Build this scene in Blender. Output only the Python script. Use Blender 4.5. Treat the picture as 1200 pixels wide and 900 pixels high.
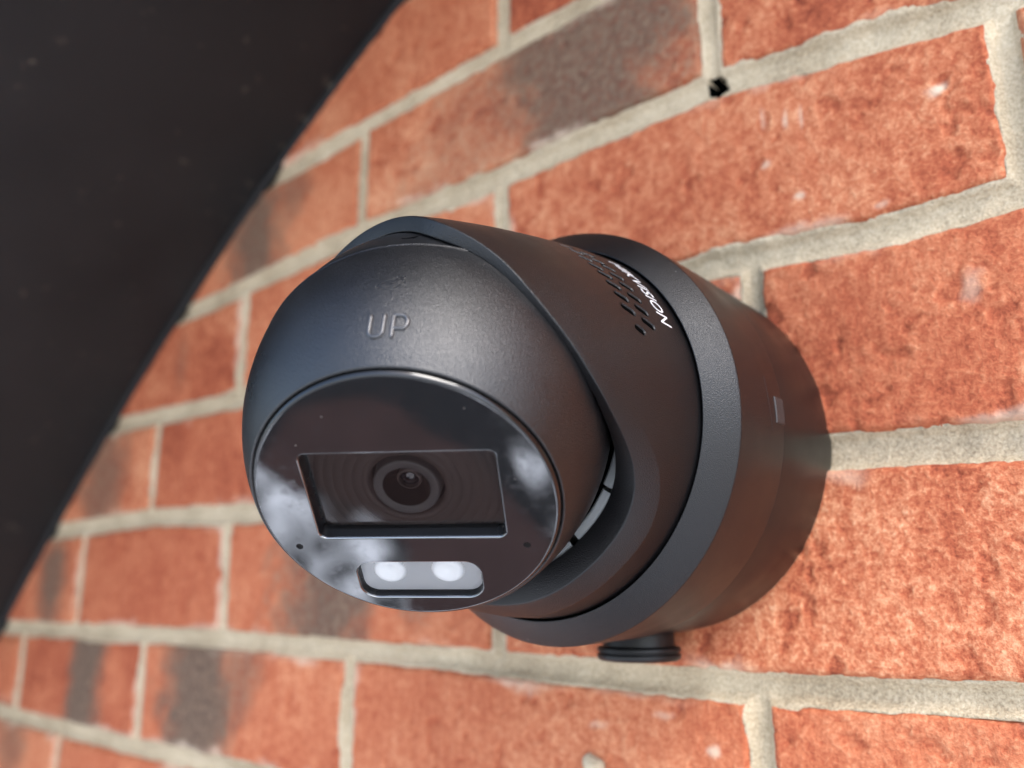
import bpy, bmesh, math
import numpy as np
from mathutils import Matrix, Vector

scene = bpy.context.scene
for o in list(bpy.data.objects):
    bpy.data.objects.remove(o)
col = scene.collection
R = math.radians
# Wall frame used below: u = along the wall to the right, v = up, h = out of the wall, all in mm.
V0 = 2600.0


def W(u, v, h):
    return (u / 1000.0, -h / 1000.0, (v + V0) / 1000.0)


def WA(P):
    P = np.asarray(P, float)
    return np.stack([P[..., 0] / 1000, -P[..., 2] / 1000, (P[..., 1] + V0) / 1000], -1)


def WD(d):
    return Vector((d[0], -d[2], d[1]))


# ---------------------------------------------------------------- camera
cam_d = bpy.data.cameras.new('camera')
cam = bpy.data.objects.new('camera', cam_d)
col.objects.link(cam)
right = WD((0.7534821, -0.0044541, -0.6574533))
up = WD((0.1535955, 0.9734990, 0.1694347))
back = WD((0.6392755, -0.2286478, 0.7341982))
M = Matrix((right, up, back)).transposed().to_4x4()
M.translation = Vector(W(821.665, -344.009, 293.311))
cam.matrix_world = M
cam_d.sensor_width = 36.0
cam_d.lens = 36.0 * 1003.0 / 1200.0
cam_d.clip_start = 0.01
cam_d.clip_end = 500.0
cam_d.dof.use_dof = True
cam_d.dof.focus_distance = 0.238
cam_d.dof.aperture_fstop = 30.09 / 4.3
scene.camera = cam

# ---------------------------------------------------------------- sky, sun, exposure
SUN_EL, SUN_AZ = 53.0, 62.0          # azimuth from the wall's outward normal towards the right
world = bpy.data.worlds.new('World')
scene.world = world
world.use_nodes = True
nt = world.node_tree
bg = nt.nodes['Background']
sky = nt.nodes.new('ShaderNodeTexSky')
sky.sky_type = 'NISHITA'
sky.sun_disc = False
sky.sun_elevation = R(SUN_EL)
sx = math.cos(R(SUN_EL)) * math.sin(R(SUN_AZ))
sy = -math.cos(R(SUN_EL)) * math.cos(R(SUN_AZ))
sz = math.sin(R(SUN_EL))
sky.sun_rotation = math.atan2(sx, sy)
sky.air_density = 1.0
sky.dust_density = 2.0
sky.ozone_density = 1.0
nt.links.new(sky.outputs[0], bg.inputs[0])
bg.inputs[1].default_value = 0.15
sun_d = bpy.data.lights.new('sun', 'SUN')
sun_d.energy = 1.15
sun_d.angle = R(28)
sun_d.color = (1.0, 0.98, 0.96)
sun = bpy.data.objects.new('sun', sun_d)
col.objects.link(sun)
sun.rotation_euler = Vector((sx, sy, sz)).to_track_quat('Z', 'Y').to_euler()
vs = scene.view_settings
vs.view_transform = 'Standard'
vs.look = 'None'
vs.exposure = 1.95
vs.gamma = 1.0
vs.use_curve_mapping = False

# ---------------------------------------------------------------- numeric helpers
rng = np.random.RandomState(7)
LAT = rng.rand(256, 256)


def vnoise(x, y):
    xi = np.floor(x).astype(int)
    yi = np.floor(y).astype(int)
    fx = x - xi
    fy = y - yi
    fx = fx * fx * (3 - 2 * fx)
    fy = fy * fy * (3 - 2 * fy)
    a = LAT[yi & 255, xi & 255]
    b = LAT[yi & 255, (xi + 1) & 255]
    c = LAT[(yi + 1) & 255, xi & 255]
    d = LAT[(yi + 1) & 255, (xi + 1) & 255]
    return (a * (1 - fx) + b * fx) * (1 - fy) + (c * (1 - fx) + d * fx) * fy


def fbm(x, y, s, o=4, seed=0):
    """about -1..1, s = size of the largest feature"""
    x = np.asarray(x, float) / s + seed * 17.31
    y = np.asarray(y, float) / s + seed * 9.77
    t = 0.0
    a = 1.0
    n = 0.0
    for i in range(o):
        t = t + a * (vnoise(x, y) * 2 - 1)
        n += a
        x = x * 2.03 + 11.7
        y = y * 2.03 + 5.1
        a *= 0.55
    return t / n * 1.6


def sstep(a, b, x):
    t = np.clip((np.asarray(x, float) - a) / (b - a), 0, 1)
    return t * t * (3 - 2 * t)


# ---------------------------------------------------------------- object helpers
def link(name, me, mat=None, parent=None):
    o = bpy.data.objects.new(name, me)
    col.objects.link(o)
    if mat is not None:
        me.materials.append(mat)
    if parent is not None:
        o.parent = parent
    return o


def tag(o, label=None, cat=None, group=None, kind=None):
    for k, v in (('label', label), ('category', cat), ('group', group), ('kind', kind)):
        if v:
            o[k] = v


def mesh_np(name, verts, faces, smooth=True):
    me = bpy.data.meshes.new(name)
    me.from_pydata([tuple(v) for v in verts], [], faces)
    if smooth:
        me.polygons.foreach_set('use_smooth', [True] * len(me.polygons))
    me.update()
    return me


def quad_mesh(name, V, quads, smooth=True):
    """fast mesh from numpy arrays of world verts and quads"""
    me = bpy.data.meshes.new(name)
    V = np.asarray(V, np.float32).reshape(-1, 3)
    quads = np.asarray(quads, np.int32).reshape(-1, 4)
    me.vertices.add(len(V))
    me.vertices.foreach_set('co', V.ravel())
    me.loops.add(quads.size)
    me.loops.foreach_set('vertex_index', quads.ravel())
    me.polygons.add(len(quads))
    me.polygons.foreach_set('loop_start', np.arange(0, quads.size, 4, dtype=np.int32))
    me.polygons.foreach_set('loop_total', np.full(len(quads), 4, np.int32))
    me.polygons.foreach_set('use_smooth', np.full(len(quads), smooth, bool))
    me.update()
    me.validate()
    return me


def grid_quads(nr, nc, wrap=False, flip=False):
    r = np.arange(nr - 1)[:, None]
    c = np.arange(nc if wrap else nc - 1)[None, :]
    c2 = (c + 1) % nc
    q = np.stack([r * nc + c, r * nc + c2, (r + 1) * nc + c2, (r + 1) * nc + c], -1).reshape(-1, 4)
    return q[:, ::-1] if flip else q


def outward(me):
    bm = bmesh.new()
    bm.from_mesh(me)
    bmesh.ops.recalc_face_normals(bm, faces=bm.faces)
    bm.to_mesh(me)
    bm.free()


class Frame:
    """local frame in wall mm: origin, x axis, y axis, z axis (all numpy)"""
    def __init__(s, o, x, y, z):
        s.o, s.x, s.y, s.z = [np.asarray(a, float) for a in (o, x, y, z)]

    def __call__(s, x, y, z):
        x, y, z = [np.asarray(a, float) for a in (x, y, z)]
        return s.o + x[..., None] * s.x + y[..., None] * s.y + z[..., None] * s.z


def lathe(name, F, prof, mat, parent=None, n=160, a0=0.0, a1=360.0, cap=False):
    """surface of revolution about F.z; prof = [(r, z), ...] (sharp corners rounded by the caller)"""
    full = abs(a1 - a0 - 360) < 1e-6
    a = np.radians(np.linspace(a0, a1, n, endpoint=not full))
    pr = np.array(prof, float)
    P = F(pr[:, 0:1] * np.cos(a), pr[:, 0:1] * np.sin(a), pr[:, 1:2] + 0 * a)
    q = grid_quads(len(pr), n, wrap=full)
    me = quad_mesh(name, WA(P.reshape(-1, 3)), q)
    bm = bmesh.new()
    bm.from_mesh(me)
    bmesh.ops.remove_doubles(bm, verts=bm.verts, dist=2e-6)
    if cap:
        bmesh.ops.holes_fill(bm, edges=[e for e in bm.edges if e.is_boundary], sides=0)
    bmesh.ops.recalc_face_normals(bm, faces=bm.faces)
    for f in bm.faces:
        f.smooth = True
    bm.to_mesh(me)
    bm.free()
    return link(name, me, mat, parent)


def fillet(pts, r=0.4, n=4):
    """round the corners of an open profile"""
    pts = [np.array(p, float) for p in pts]
    out = [pts[0]]
    for i in range(1, len(pts) - 1):
        a, b, c = pts[i - 1], pts[i], pts[i + 1]
        la, lc = np.linalg.norm(a - b), np.linalg.norm(c - b)
        k = min(r, la * 0.45, lc * 0.45)
        p, q = b + (a - b) / la * k, b + (c - b) / lc * k
        for t in np.linspace(0, 1, n):
            out.append((1 - t) ** 2 * p + 2 * t * (1 - t) * b + t * t * q)
    out.append(pts[-1])
    return [tuple(p) for p in out]


def tube(name, path, rad, mat, parent=None, n=10, flat=None):
    """tube along a wall-mm path with round ends; flat = (normal list, factor) squashes it"""
    P = np.array(path, float)
    T = np.gradient(P, axis=0)
    T /= np.linalg.norm(T, axis=1)[:, None]
    rings = []
    m = len(P)
    ends = [(-0.95, 0.3), (-0.7, 0.72)]
    stations = [(P[0] + T[0] * rad * e, T[0], s, 0) for e, s in ends] + \
               [(P[i], T[i], 1.0, i) for i in range(m)] + \
               [(P[-1] - T[-1] * rad * e, T[-1], s, m - 1) for e, s in ends[::-1]]
    for c, t, s, i in stations:
        nrm = flat[0][i] if flat else np.array([0.0, 0.0, 1.0])
        b = np.cross(t, nrm)
        b /= np.linalg.norm(b)
        nn = np.cross(b, t)
        k = flat[1] if flat else 1.0
        a = np.linspace(0, 2 * np.pi, n, endpoint=False)
        rings.append(c + rad * s * (np.outer(np.cos(a), b) + k * np.outer(np.sin(a), nn)))
    V = np.concatenate(rings)
    me = quad_mesh(name, WA(V), grid_quads(len(rings), n, wrap=True))
    bm = bmesh.new()
    bm.from_mesh(me)
    bmesh.ops.holes_fill(bm, edges=[e for e in bm.edges if e.is_boundary], sides=0)
    bmesh.ops.recalc_face_normals(bm, faces=bm.faces)
    bm.to_mesh(me)
    bm.free()
    return link(name, me, mat, parent)


def rrect(w, h, r, n=6, cx=0.0, cy=0.0):
    pts = []
    for k, (sx_, sy_) in enumerate(((1, 1), (-1, 1), (-1, -1), (1, -1))):
        for i in range(n + 1):
            a = R(90 * k + 90 * i / n)
            pts.append((cx + sx_ * (w / 2 - r) + r * math.cos(a), cy + sy_ * (h / 2 - r) + r * math.sin(a)))
    return pts


# ---------------------------------------------------------------- material helpers
def mat(name):
    m = bpy.data.materials.new(name)
    m.use_nodes = True
    t = m.node_tree
    b = t.nodes['Principled BSDF']
    return m, t, b


def N(t, typ, **kw):
    n = t.nodes.new(typ)
    for k, v in kw.items():
        if k.startswith('i_'):
            key = k[2:]
            n.inputs[int(key) if key.isdigit() else key].default_value = v
        else:
            setattr(n, k, v)
    return n


def ramp(t, src, stops, interp='LINEAR'):
    n = t.nodes.new('ShaderNodeValToRGB')
    n.color_ramp.interpolation = interp
    e = n.color_ramp.elements
    while len(e) > 1:
        e.remove(e[-1])
    e[0].position, e[0].color = stops[0][0], stops[0][1]
    for p, c in stops[1:]:
        x = e.new(p)
        x.color = c
    if src is not None:
        t.links.new(src, n.inputs[0])
    return n


def g(v, a=1.0):
    return (v, v, v, a)


def plastic(name, base, rough, spec, grain=0.0, grain_scale=2800.0, dust=0.0, rvar=0.06):
    m, t, b = mat(name)
    tc = N(t, 'ShaderNodeTexCoord')
    b.inputs['Base Color'].default_value = (*base, 1)
    b.inputs['IOR'].default_value = 1.5
    b.inputs['Specular IOR Level'].default_value = spec
    nz = N(t, 'ShaderNodeTexNoise', i_Scale=60.0, i_Detail=5.0)
    t.links.new(tc.outputs['Object'], nz.inputs['Vector'])
    mr = N(t, 'ShaderNodeMapRange', i_1=0.3, i_2=0.7, i_3=rough - rvar, i_4=rough + rvar)
    t.links.new(nz.outputs[0], mr.inputs[0])
    t.links.new(mr.outputs[0], b.inputs['Roughness'])
    if grain > 0:
        gz = N(t, 'ShaderNodeTexNoise', i_Scale=grain_scale, i_Detail=2.0, i_Roughness=0.6)
        t.links.new(tc.outputs['Object'], gz.inputs['Vector'])
        bp = N(t, 'ShaderNodeBump', i_Strength=grain, i_Distance=0.0002)
        t.links.new(gz.outputs[0], bp.inputs['Height'])
        t.links.new(bp.outputs[0], b.inputs['Normal'])
    if dust > 0:
        v = N(t, 'ShaderNodeTexVoronoi', i_Scale=150.0, feature='F1')
        t.links.new(tc.outputs['Object'], v.inputs['Vector'])
        n2 = N(t, 'ShaderNodeTexNoise', i_Scale=45.0, i_Detail=2.0)
        t.links.new(tc.outputs['Object'], n2.inputs['Vector'])
        thr = N(t, 'ShaderNodeMapRange', i_1=0.52, i_2=0.75, i_3=0.0, i_4=0.05)
        t.links.new(n2.outputs[0], thr.inputs[0])
        ls = N(t, 'ShaderNodeMath', operation='LESS_THAN')
        t.links.new(v.outputs['Distance'], ls.inputs[0])
        t.links.new(thr.outputs[0], ls.inputs[1])
        dm = N(t, 'ShaderNodeMath', operation='MULTIPLY', i_1=dust)
        t.links.new(ls.outputs[0], dm.inputs[0])
        mx = N(t, 'ShaderNodeMix', data_type='RGBA')
        mx.inputs['A'].default_value = (*base, 1)
        mx.inputs['B'].default_value = (0.35, 0.33, 0.31, 1)
        t.links.new(dm.outputs[0], mx.inputs['Factor'])
        t.links.new(mx.outputs['Result'], b.inputs['Base Color'])
    return m


M_BODY = plastic('body_black_plastic', (0.0045, 0.0045, 0.005), 0.34, 0.42, grain=0.8, dust=0.6)
M_SHELL = plastic('ball_black_plastic', (0.004, 0.004, 0.0045), 0.33, 0.64, grain=0.85, grain_scale=2600, dust=0.7)
M_BOX = plastic('box_black_plastic', (0.006, 0.0055, 0.0055), 0.36, 0.38, grain=0.15, dust=0.3)
M_DARK = plastic('inner_black_plastic', (0.004, 0.004, 0.004), 0.6, 0.12)
M_SHADE = plastic('painted_shade_black', (0.002, 0.002, 0.002), 0.9, 0.0)  # black that stands in for shade in the hole, slots and notch
M_RUBBER = plastic('plug_black_rubber', (0.007, 0.007, 0.0075), 0.45, 0.35)
M_GREY = plastic('grey_smooth_plastic', (0.30, 0.31, 0.31), 0.25, 0.6)
M_PRINT = plastic('white_print', (0.62, 0.62, 0.62), 0.45, 0.4)
M_BAFFLE = plastic('matt_baffle', (0.075, 0.052, 0.045), 0.6, 0.4)
M_BARREL = plastic('lens_barrel_grey', (0.10, 0.088, 0.085), 0.5, 0.5)
M_LEDPAN = plastic('light_panel_plastic', (0.50, 0.50, 0.50), 0.2, 0.8)
M_LED = plastic('frosted_light_lens', (0.95, 0.95, 0.94), 0.25, 0.8)

m, t, b = mat('gloss_black_acrylic')
b.inputs['Base Color'].default_value = (0.003, 0.0028, 0.0028, 1)
b.inputs['IOR'].default_value = 2.8
b.inputs['Specular IOR Level'].default_value = 0.5
tc = N(t, 'ShaderNodeTexCoord')
nz = N(t, 'ShaderNodeTexNoise', i_Scale=300.0, i_Detail=6.0)
t.links.new(tc.outputs['Object'], nz.inputs['Vector'])
mr = N(t, 'ShaderNodeMapRange', i_1=0.45, i_2=0.8, i_3=0.03, i_4=0.12)
t.links.new(nz.outputs[0], mr.inputs[0])
t.links.new(mr.outputs[0], b.inputs['Roughness'])
vo = N(t, 'ShaderNodeTexVoronoi', i_Scale=260.0)
t.links.new(tc.outputs['Object'], vo.inputs['Vector'])
ls = N(t, 'ShaderNodeMath', operation='LESS_THAN', i_1=0.045)
t.links.new(vo.outputs['Distance'], ls.inputs[0])
n2 = N(t, 'ShaderNodeTexNoise', i_Scale=70.0)
t.links.new(tc.outputs['Object'], n2.inputs['Vector'])
g2 = N(t, 'ShaderNodeMath', operation='GREATER_THAN', i_1=0.56)
t.links.new(n2.outputs[0], g2.inputs[0])
mu = N(t, 'ShaderNodeMath', operation='MULTIPLY')
t.links.new(ls.outputs[0], mu.inputs[0])
t.links.new(g2.outputs[0], mu.inputs[1])
mx = N(t, 'ShaderNodeMix', data_type='RGBA')
mx.inputs['A'].default_value = (0.003, 0.0028, 0.0028, 1)
mx.inputs['B'].default_value = (0.25, 0.23, 0.21, 1)
t.links.new(mu.outputs[0], mx.inputs['Factor'])
t.links.new(mx.outputs['Result'], b.inputs['Base Color'])
M_FACE = m

m = bpy.data.materials.new('window_glass')
m.use_nodes = True
t = m.node_tree
t.nodes.clear()
out = N(t, 'ShaderNodeOutputMaterial')
tr = N(t, 'ShaderNodeBsdfTransparent')
tr.inputs[0].default_value = (0.86, 0.84, 0.83, 1)
gl = N(t, 'ShaderNodeBsdfGlossy')
gl.inputs['Roughness'].default_value = 0.03
fr = N(t, 'ShaderNodeFresnel', i_IOR=1.75)
ms = N(t, 'ShaderNodeMixShader')
t.links.new(fr.outputs[0], ms.inputs[0])
t.links.new(tr.outputs[0], ms.inputs[1])
t.links.new(gl.outputs[0], ms.inputs[2])
t.links.new(ms.outputs[0], out.inputs[0])
M_GLASS = m
M_CLEAR = m.copy()
M_CLEAR.name = 'clear_cover'
for n_ in M_CLEAR.node_tree.nodes:
    if n_.type == 'BSDF_TRANSPARENT':
        n_.inputs[0].default_value = (0.98, 0.98, 0.98, 1)
    if n_.type == 'FRESNEL':
        n_.inputs[0].default_value = 1.45

m, t, b = mat('lens_glass')
b.inputs['Base Color'].default_value = (0.012, 0.008, 0.01, 1)
b.inputs['Roughness'].default_value = 0.03
b.inputs['IOR'].default_value = 1.7
M_LENS = m


# brick: fired clay with colour variation, flecks, dark burnt patches (attribute 'burn'), pale chips
def brick_material():
    m, t, b = mat('fired_brick')
    L = t.links.new
    geo = N(t, 'ShaderNodeNewGeometry')
    pos = geo.outputs['Position']
    oi = N(t, 'ShaderNodeObjectInfo')
    off = N(t, 'ShaderNodeVectorMath', operation='SCALE')
    cmb = N(t, 'ShaderNodeCombineXYZ')
    for i in range(3):
        L(oi.outputs['Random'], cmb.inputs[i])
    L(cmb.outputs[0], off.inputs[0])
    off.inputs['Scale'].default_value = 3.7
    add = N(t, 'ShaderNodeVectorMath', operation='ADD')
    L(pos, add.inputs[0])
    L(off.outputs[0], add.inputs[1])
    p = add.outputs[0]
    n1 = N(t, 'ShaderNodeTexNoise', i_Scale=26.0, i_Detail=5.0, i_Roughness=0.6)
    n2 = N(t, 'ShaderNodeTexNoise', i_Scale=260.0, i_Detail=4.0, i_Roughness=0.65)
    n3 = N(t, 'ShaderNodeTexNoise', i_Scale=800.0, i_Detail=3.0, i_Roughness=0.7)
    for n in (n1, n2, n3):
        L(p, n.inputs['Vector'])
    s1 = N(t, 'ShaderNodeMath', operation='MULTIPLY', i_1=0.30)
    L(n1.outputs[0], s1.inputs[0])
    s2 = N(t, 'ShaderNodeMath', operation='MULTIPLY_ADD', i_1=0.34)
    L(n2.outputs[0], s2.inputs[0])
    L(s1.outputs[0], s2.inputs[2])
    s3 = N(t, 'ShaderNodeMath', operation='MULTIPLY_ADD', i_1=0.36)
    L(n3.outputs[0], s3.inputs[0])
    L(s2.outputs[0], s3.inputs[2])
    hv = N(t, 'ShaderNodeAttribute', attribute_name='height')
    s4 = N(t, 'ShaderNodeMath', operation='MULTIPLY_ADD', i_1=0.06)
    L(hv.outputs['Fac'], s4.inputs[0])
    L(s3.outputs[0], s4.inputs[2])
    rnd = N(t, 'ShaderNodeMath', operation='MULTIPLY_ADD', i_1=0.09, i_2=-0.062)
    L(oi.outputs['Random'], rnd.inputs[0])
    s5 = N(t, 'ShaderNodeMath', operation='ADD')
    L(s4.outputs[0], s5.inputs[0])
    L(rnd.outputs[0], s5.inputs[1])
    r2 = N(t, 'ShaderNodeMath', operation='MULTIPLY', i_1=7.31)
    L(oi.outputs['Random'], r2.inputs[0])
    r3 = N(t, 'ShaderNodeMath', operation='FRACT')
    L(r2.outputs[0], r3.inputs[0])
    con = N(t, 'ShaderNodeMapRange', i_1=0.0, i_2=1.0, i_3=0.5, i_4=1.15)
    L(r3.outputs[0], con.inputs[0])
    sub = N(t, 'ShaderNodeMath', operation='SUBTRACT', i_1=0.52)
    L(s5.outputs[0], sub.inputs[0])
    sc = N(t, 'ShaderNodeMath', operation='MULTIPLY_ADD', i_2=0.52)
    L(sub.outputs[0], sc.inputs[0])
    L(con.outputs[0], sc.inputs[1])
    # vertical drag marks from the wire cut
    mp4 = N(t, 'ShaderNodeMapping')
    mp4.inputs['Scale'].default_value = (420.0, 60.0, 55.0)
    L(p, mp4.inputs['Vector'])
    n4 = N(t, 'ShaderNodeTexNoise', i_Scale=1.0, i_Detail=3.0)
    L(mp4.outputs[0], n4.inputs['Vector'])
    dr_ = N(t, 'ShaderNodeMath', operation='MULTIPLY_ADD', i_1=0.08, i_2=-0.04)
    L(n4.outputs[0], dr_.inputs[0])
    s6 = N(t, 'ShaderNodeMath', operation='ADD')
    L(sc.outputs[0], s6.inputs[0])
    L(dr_.outputs[0], s6.inputs[1])
    cr = ramp(t, s6.outputs[0], [(0.36, (0.21, 0.042, 0.018, 1)), (0.44, (0.36, 0.085, 0.036, 1)), (0.51, (0.47, 0.146, 0.066, 1)),
                                 (0.58, (0.60, 0.250, 0.125, 1)), (0.68, (0.74, 0.41, 0.235, 1))])
    bu = N(t, 'ShaderNodeAttribute', attribute_name='burn')
    bq = N(t, 'ShaderNodeMath', operation='MULTIPLY_ADD', i_1=0.8)
    L(n3.outputs[0], bq.inputs[0])
    L(n2.outputs[0], bq.inputs[2])
    bn = N(t, 'ShaderNodeMath', operation='MULTIPLY_ADD', i_1=1.1, i_2=-1.0)
    L(bq.outputs[0], bn.inputs[0])
    ba = N(t, 'ShaderNodeMath', operation='ADD', use_clamp=True)
    L(bu.outputs['Fac'], ba.inputs[0])
    L(bn.outputs[0], ba.inputs[1])
    bm_ = N(t, 'ShaderNodeMath', operation='MULTIPLY', use_clamp=True)
    bgate = N(t, 'ShaderNodeMath', operation='MULTIPLY', i_1=4.0, use_clamp=True)
    L(bu.outputs['Fac'], bgate.inputs[0])
    L(ba.outputs[0], bm_.inputs[0])
    L(bgate.outputs[0], bm_.inputs[1])
    bc = ramp(t, n2.outputs[0], [(0.35, (0.075, 0.050, 0.036, 1)), (0.65, (0.20, 0.125, 0.080, 1))])
    mx = N(t, 'ShaderNodeMix', data_type='RGBA')
    L(bm_.outputs[0], mx.inputs['Factor'])
    L(cr.outputs[0], mx.inputs['A'])
    L(bc.outputs[0], mx.inputs['B'])
    pa = N(t, 'ShaderNodeAttribute', attribute_name='pale')
    mp = N(t, 'ShaderNodeMix', data_type='RGBA')
    mp.inputs['B'].default_value = (0.66, 0.52, 0.38, 1)
    L(pa.outputs['Fac'], mp.inputs['Factor'])
    L(mx.outputs['Result'], mp.inputs['A'])
    L(mp.outputs['Result'], b.inputs['Base Color'])
    b.inputs['Roughness'].default_value = 0.85
    b.inputs['Specular IOR Level'].default_value = 0.3
    bp = N(t, 'ShaderNodeBump', i_Strength=0.65, i_Distance=0.0010)
    mixh = N(t, 'ShaderNodeMath', operation='MULTIPLY_ADD', i_1=1.0)
    L(n3.outputs[0], mixh.inputs[0])
    L(n2.outputs[0], mixh.inputs[2])
    L(mixh.outputs[0], bp.inputs['Height'])
    L(bp.outputs[0], b.inputs['Normal'])
    return m


def mortar_material():
    m, t, b = mat('lime_mortar')
    L = t.links.new
    geo = N(t, 'ShaderNodeNewGeometry')
    p = geo.outputs['Position']
    n1 = N(t, 'ShaderNodeTexNoise', i_Scale=22.0, i_Detail=6.0, i_Roughness=0.6)
    n2 = N(t, 'ShaderNodeTexNoise', i_Scale=900.0, i_Detail=3.0, i_Roughness=0.7)
    n3 = N(t, 'ShaderNodeTexNoise', i_Scale=160.0, i_Detail=4.0, i_Roughness=0.6)
    for n in (n1, n2, n3):
        L(p, n.inputs['Vector'])
    a = N(t, 'ShaderNodeMath', operation='MULTIPLY_ADD', i_1=0.55)
    L(n2.outputs[0], a.inputs[0])
    h = N(t, 'ShaderNodeMath', operation='MULTIPLY', i_1=0.45)
    L(n1.outputs[0], h.inputs[0])
    L(h.outputs[0], a.inputs[2])
    cr = ramp(t, a.outputs[0], [(0.30, (0.20, 0.148, 0.092, 1)), (0.43, (0.39, 0.305, 0.198, 1)), (0.53, (0.52, 0.420, 0.285, 1)), (0.70, (0.70, 0.59, 0.42, 1))])
    L(cr.outputs[0], b.inputs['Base Color'])
    b.inputs['Roughness'].default_value = 0.9
    b.inputs['Specular IOR Level'].default_value = 0.3
    bp = N(t, 'ShaderNodeBump', i_Strength=0.9, i_Distance=0.0016)
    mh = N(t, 'ShaderNodeMath', operation='MULTIPLY_ADD', i_1=0.5)
    L(n2.outputs[0], mh.inputs[0])
    L(n3.outputs[0], mh.inputs[2])
    L(mh.outputs[0], bp.inputs['Height'])
    L(bp.outputs[0], b.inputs['Normal'])
    return m


M_BRICK = brick_material()
M_MORTAR = mortar_material()

m, t, b = mat('black_painted_board')
tc = N(t, 'ShaderNodeNewGeometry')
n1 = N(t, 'ShaderNodeTexNoise', i_Scale=14.0, i_Detail=6.0)
n2 = N(t, 'ShaderNodeTexNoise', i_Scale=75.0, i_Detail=3.0, i_Roughness=0.6)
for n in (n1, n2):
    t.links.new(tc.outputs['Position'], n.inputs['Vector'])
c1 = ramp(t, n1.outputs[0], [(0.3, g(0.0055)), (0.7, (0.0105, 0.0098, 0.0095, 1))])
c2 = ramp(t, n2.outputs[0], [(0.66, g(0)), (0.78, g(0.3))])
mx = N(t, 'ShaderNodeMix', data_type='RGBA')
mx.inputs['B'].default_value = (0.20, 0.16, 0.115, 1)
t.links.new(c2.outputs[0], mx.inputs['Factor'])
t.links.new(c1.outputs[0], mx.inputs['A'])
t.links.new(mx.outputs['Result'], b.inputs['Base Color'])
b.inputs['Roughness'].default_value = 0.55
b.inputs['Specular IOR Level'].default_value = 0.3
bp = N(t, 'ShaderNodeBump', i_Strength=0.3, i_Distance=0.001)
t.links.new(n2.outputs[0], bp.inputs['Height'])
t.links.new(bp.outputs[0], b.inputs['Normal'])
M_BOARD = m


def ground_mat(name, c0, c1, scale, p0=0.3, p1=0.7):
    m, t, b = mat(name)
    geo = N(t, 'ShaderNodeNewGeometry')
    n = N(t, 'ShaderNodeTexNoise', i_Scale=scale, i_Detail=6.0)
    t.links.new(geo.outputs['Position'], n.inputs['Vector'])
    c = ramp(t, n.outputs[0], [(p0, (*c0, 1)), (p1, (*c1, 1))])
    t.links.new(c.outputs[0], b.inputs['Base Color'])
    b.inputs['Roughness'].default_value = 0.9
    return m


# ---------------------------------------------------------------- ground (outside the frame), plus added sheets that shape the reflections
def sheet(name, x0, x1, y0, y1, z, m):
    me = mesh_np(name, [(x0, y0, z), (x1, y0, z), (x1, y1, z), (x0, y1, z)], [(0, 1, 2, 3)], False)
    o = link(name, me, m)
    tag(o, kind='structure')
    return o


def outline(name, pts, z, m):
    me = mesh_np(name, [(u_ / 1000.0, -h_ / 1000.0, z) for u_, h_ in pts], [tuple(range(len(pts)))], False)
    o = link(name, me, m)
    tag(o, kind='structure')


sheet('ground', -60, 60, -80, 0.5, 0.0, ground_mat('pale_concrete', (0.45, 0.45, 0.44), (0.62, 0.62, 0.60), 4.5))
outline('reflection_sheet_pale', [(-700, -100), (-700, 1500), (1100, 1500), (1100, -100)], 0.003, ground_mat('reflection_pale_patches', (0.02, 0.02, 0.02), (0.85, 0.86, 0.85), 7.0, 0.43, 0.64))  # unseen pale patches, added for the face plate to reflect
outline('path', [(-95, 965), (-110, 1900), (820, 1900), (800, 900), (600, 640), (560, 480), (545, -20), (210, -20), (200, 340), (178, 493), (150, 593), (92, 701), (35, 786), (-38, 825)], 0.006,  # made-up dark outline, shaped to mirror black in the face plate
        ground_mat('reflection_black', (0.006, 0.006, 0.007), (0.014, 0.014, 0.015), 20.0))
outline('reflection_sheet_brown', [(-98, 960), (4, 1008), (74, 1047), (182, 1014), (300, 947), (365, 863), (394, 779), (414, 715), (466, 642), (480, 531), (500, 433), (530, 263), (560, 120),
                 (400, 60), (200, 120), (72, 342), (173, 493), (144, 593), (87, 701), (30, 786), (-43, 820), (-55, 906)], 0.010,
        ground_mat('reflection_brown', (0.036, 0.018, 0.015), (0.055, 0.028, 0.024), 6.0))  # unseen brown shape, invented for its reflection in the face plate

# ---------------------------------------------------------------- brick wall
BED = {  # mortar bed k: (u, v) of its middle, thickness
    1: ([374, 452, 567, 800], [-77.5, -74.2, -72.6, -72.0], 11),
    2: ([277, 452, 567, 673, 776], [-149.2, -142.8, -144.2, -142.2, -154.5], 12.5),
    3: ([176, 341, 670, 734, 780], [-221.5, -225.6, -220.5, -224.8, -223.5], 12),
    4: ([80, 224, 359, 712, 770], [-299.2, -296.0, -301.0, -299.9, -301.9], 13),
    5: ([-13, 340, 512, 683, 760], [-377.6, -375.5, -377.1, -379.6, -377.4], 11),
    6: ([-9, 223, 301], [-446.9, -448.4, -447.5], 11),
}
JOINT = {  # course k lies between bed k and bed k+1
    0: {335: 0, 560: 0, 785: 0}, 1: {}, 2: {}, 3: {}, 4: {}, 5: {}, 6: {},
}
FIX = {  # measured perpend positions
    0: [560.0], 1: [449.4, 676.5], 2: [329.5, 558.4, 781.0], 3: [222.0, 452.0, 687.0],
    4: [119.0, 329.0, 557.0, 785.0], 5: [21.0, 231.0, 453.3, 678.5], 6: [112.0, 338.0, 562.0, 787.0],
}
U0, U1 = -520.0, 1560.0
K0, K1 = -7, 14


def bed_v(k, u):
    if k in BED:
        return np.interp(u, BED[k][0], BED[k][1])
    return np.full_like(np.asarray(u, float), -75.0 * k)


def bed_t(k):
    return BED[k][2] if k in BED else 11.0


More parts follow.
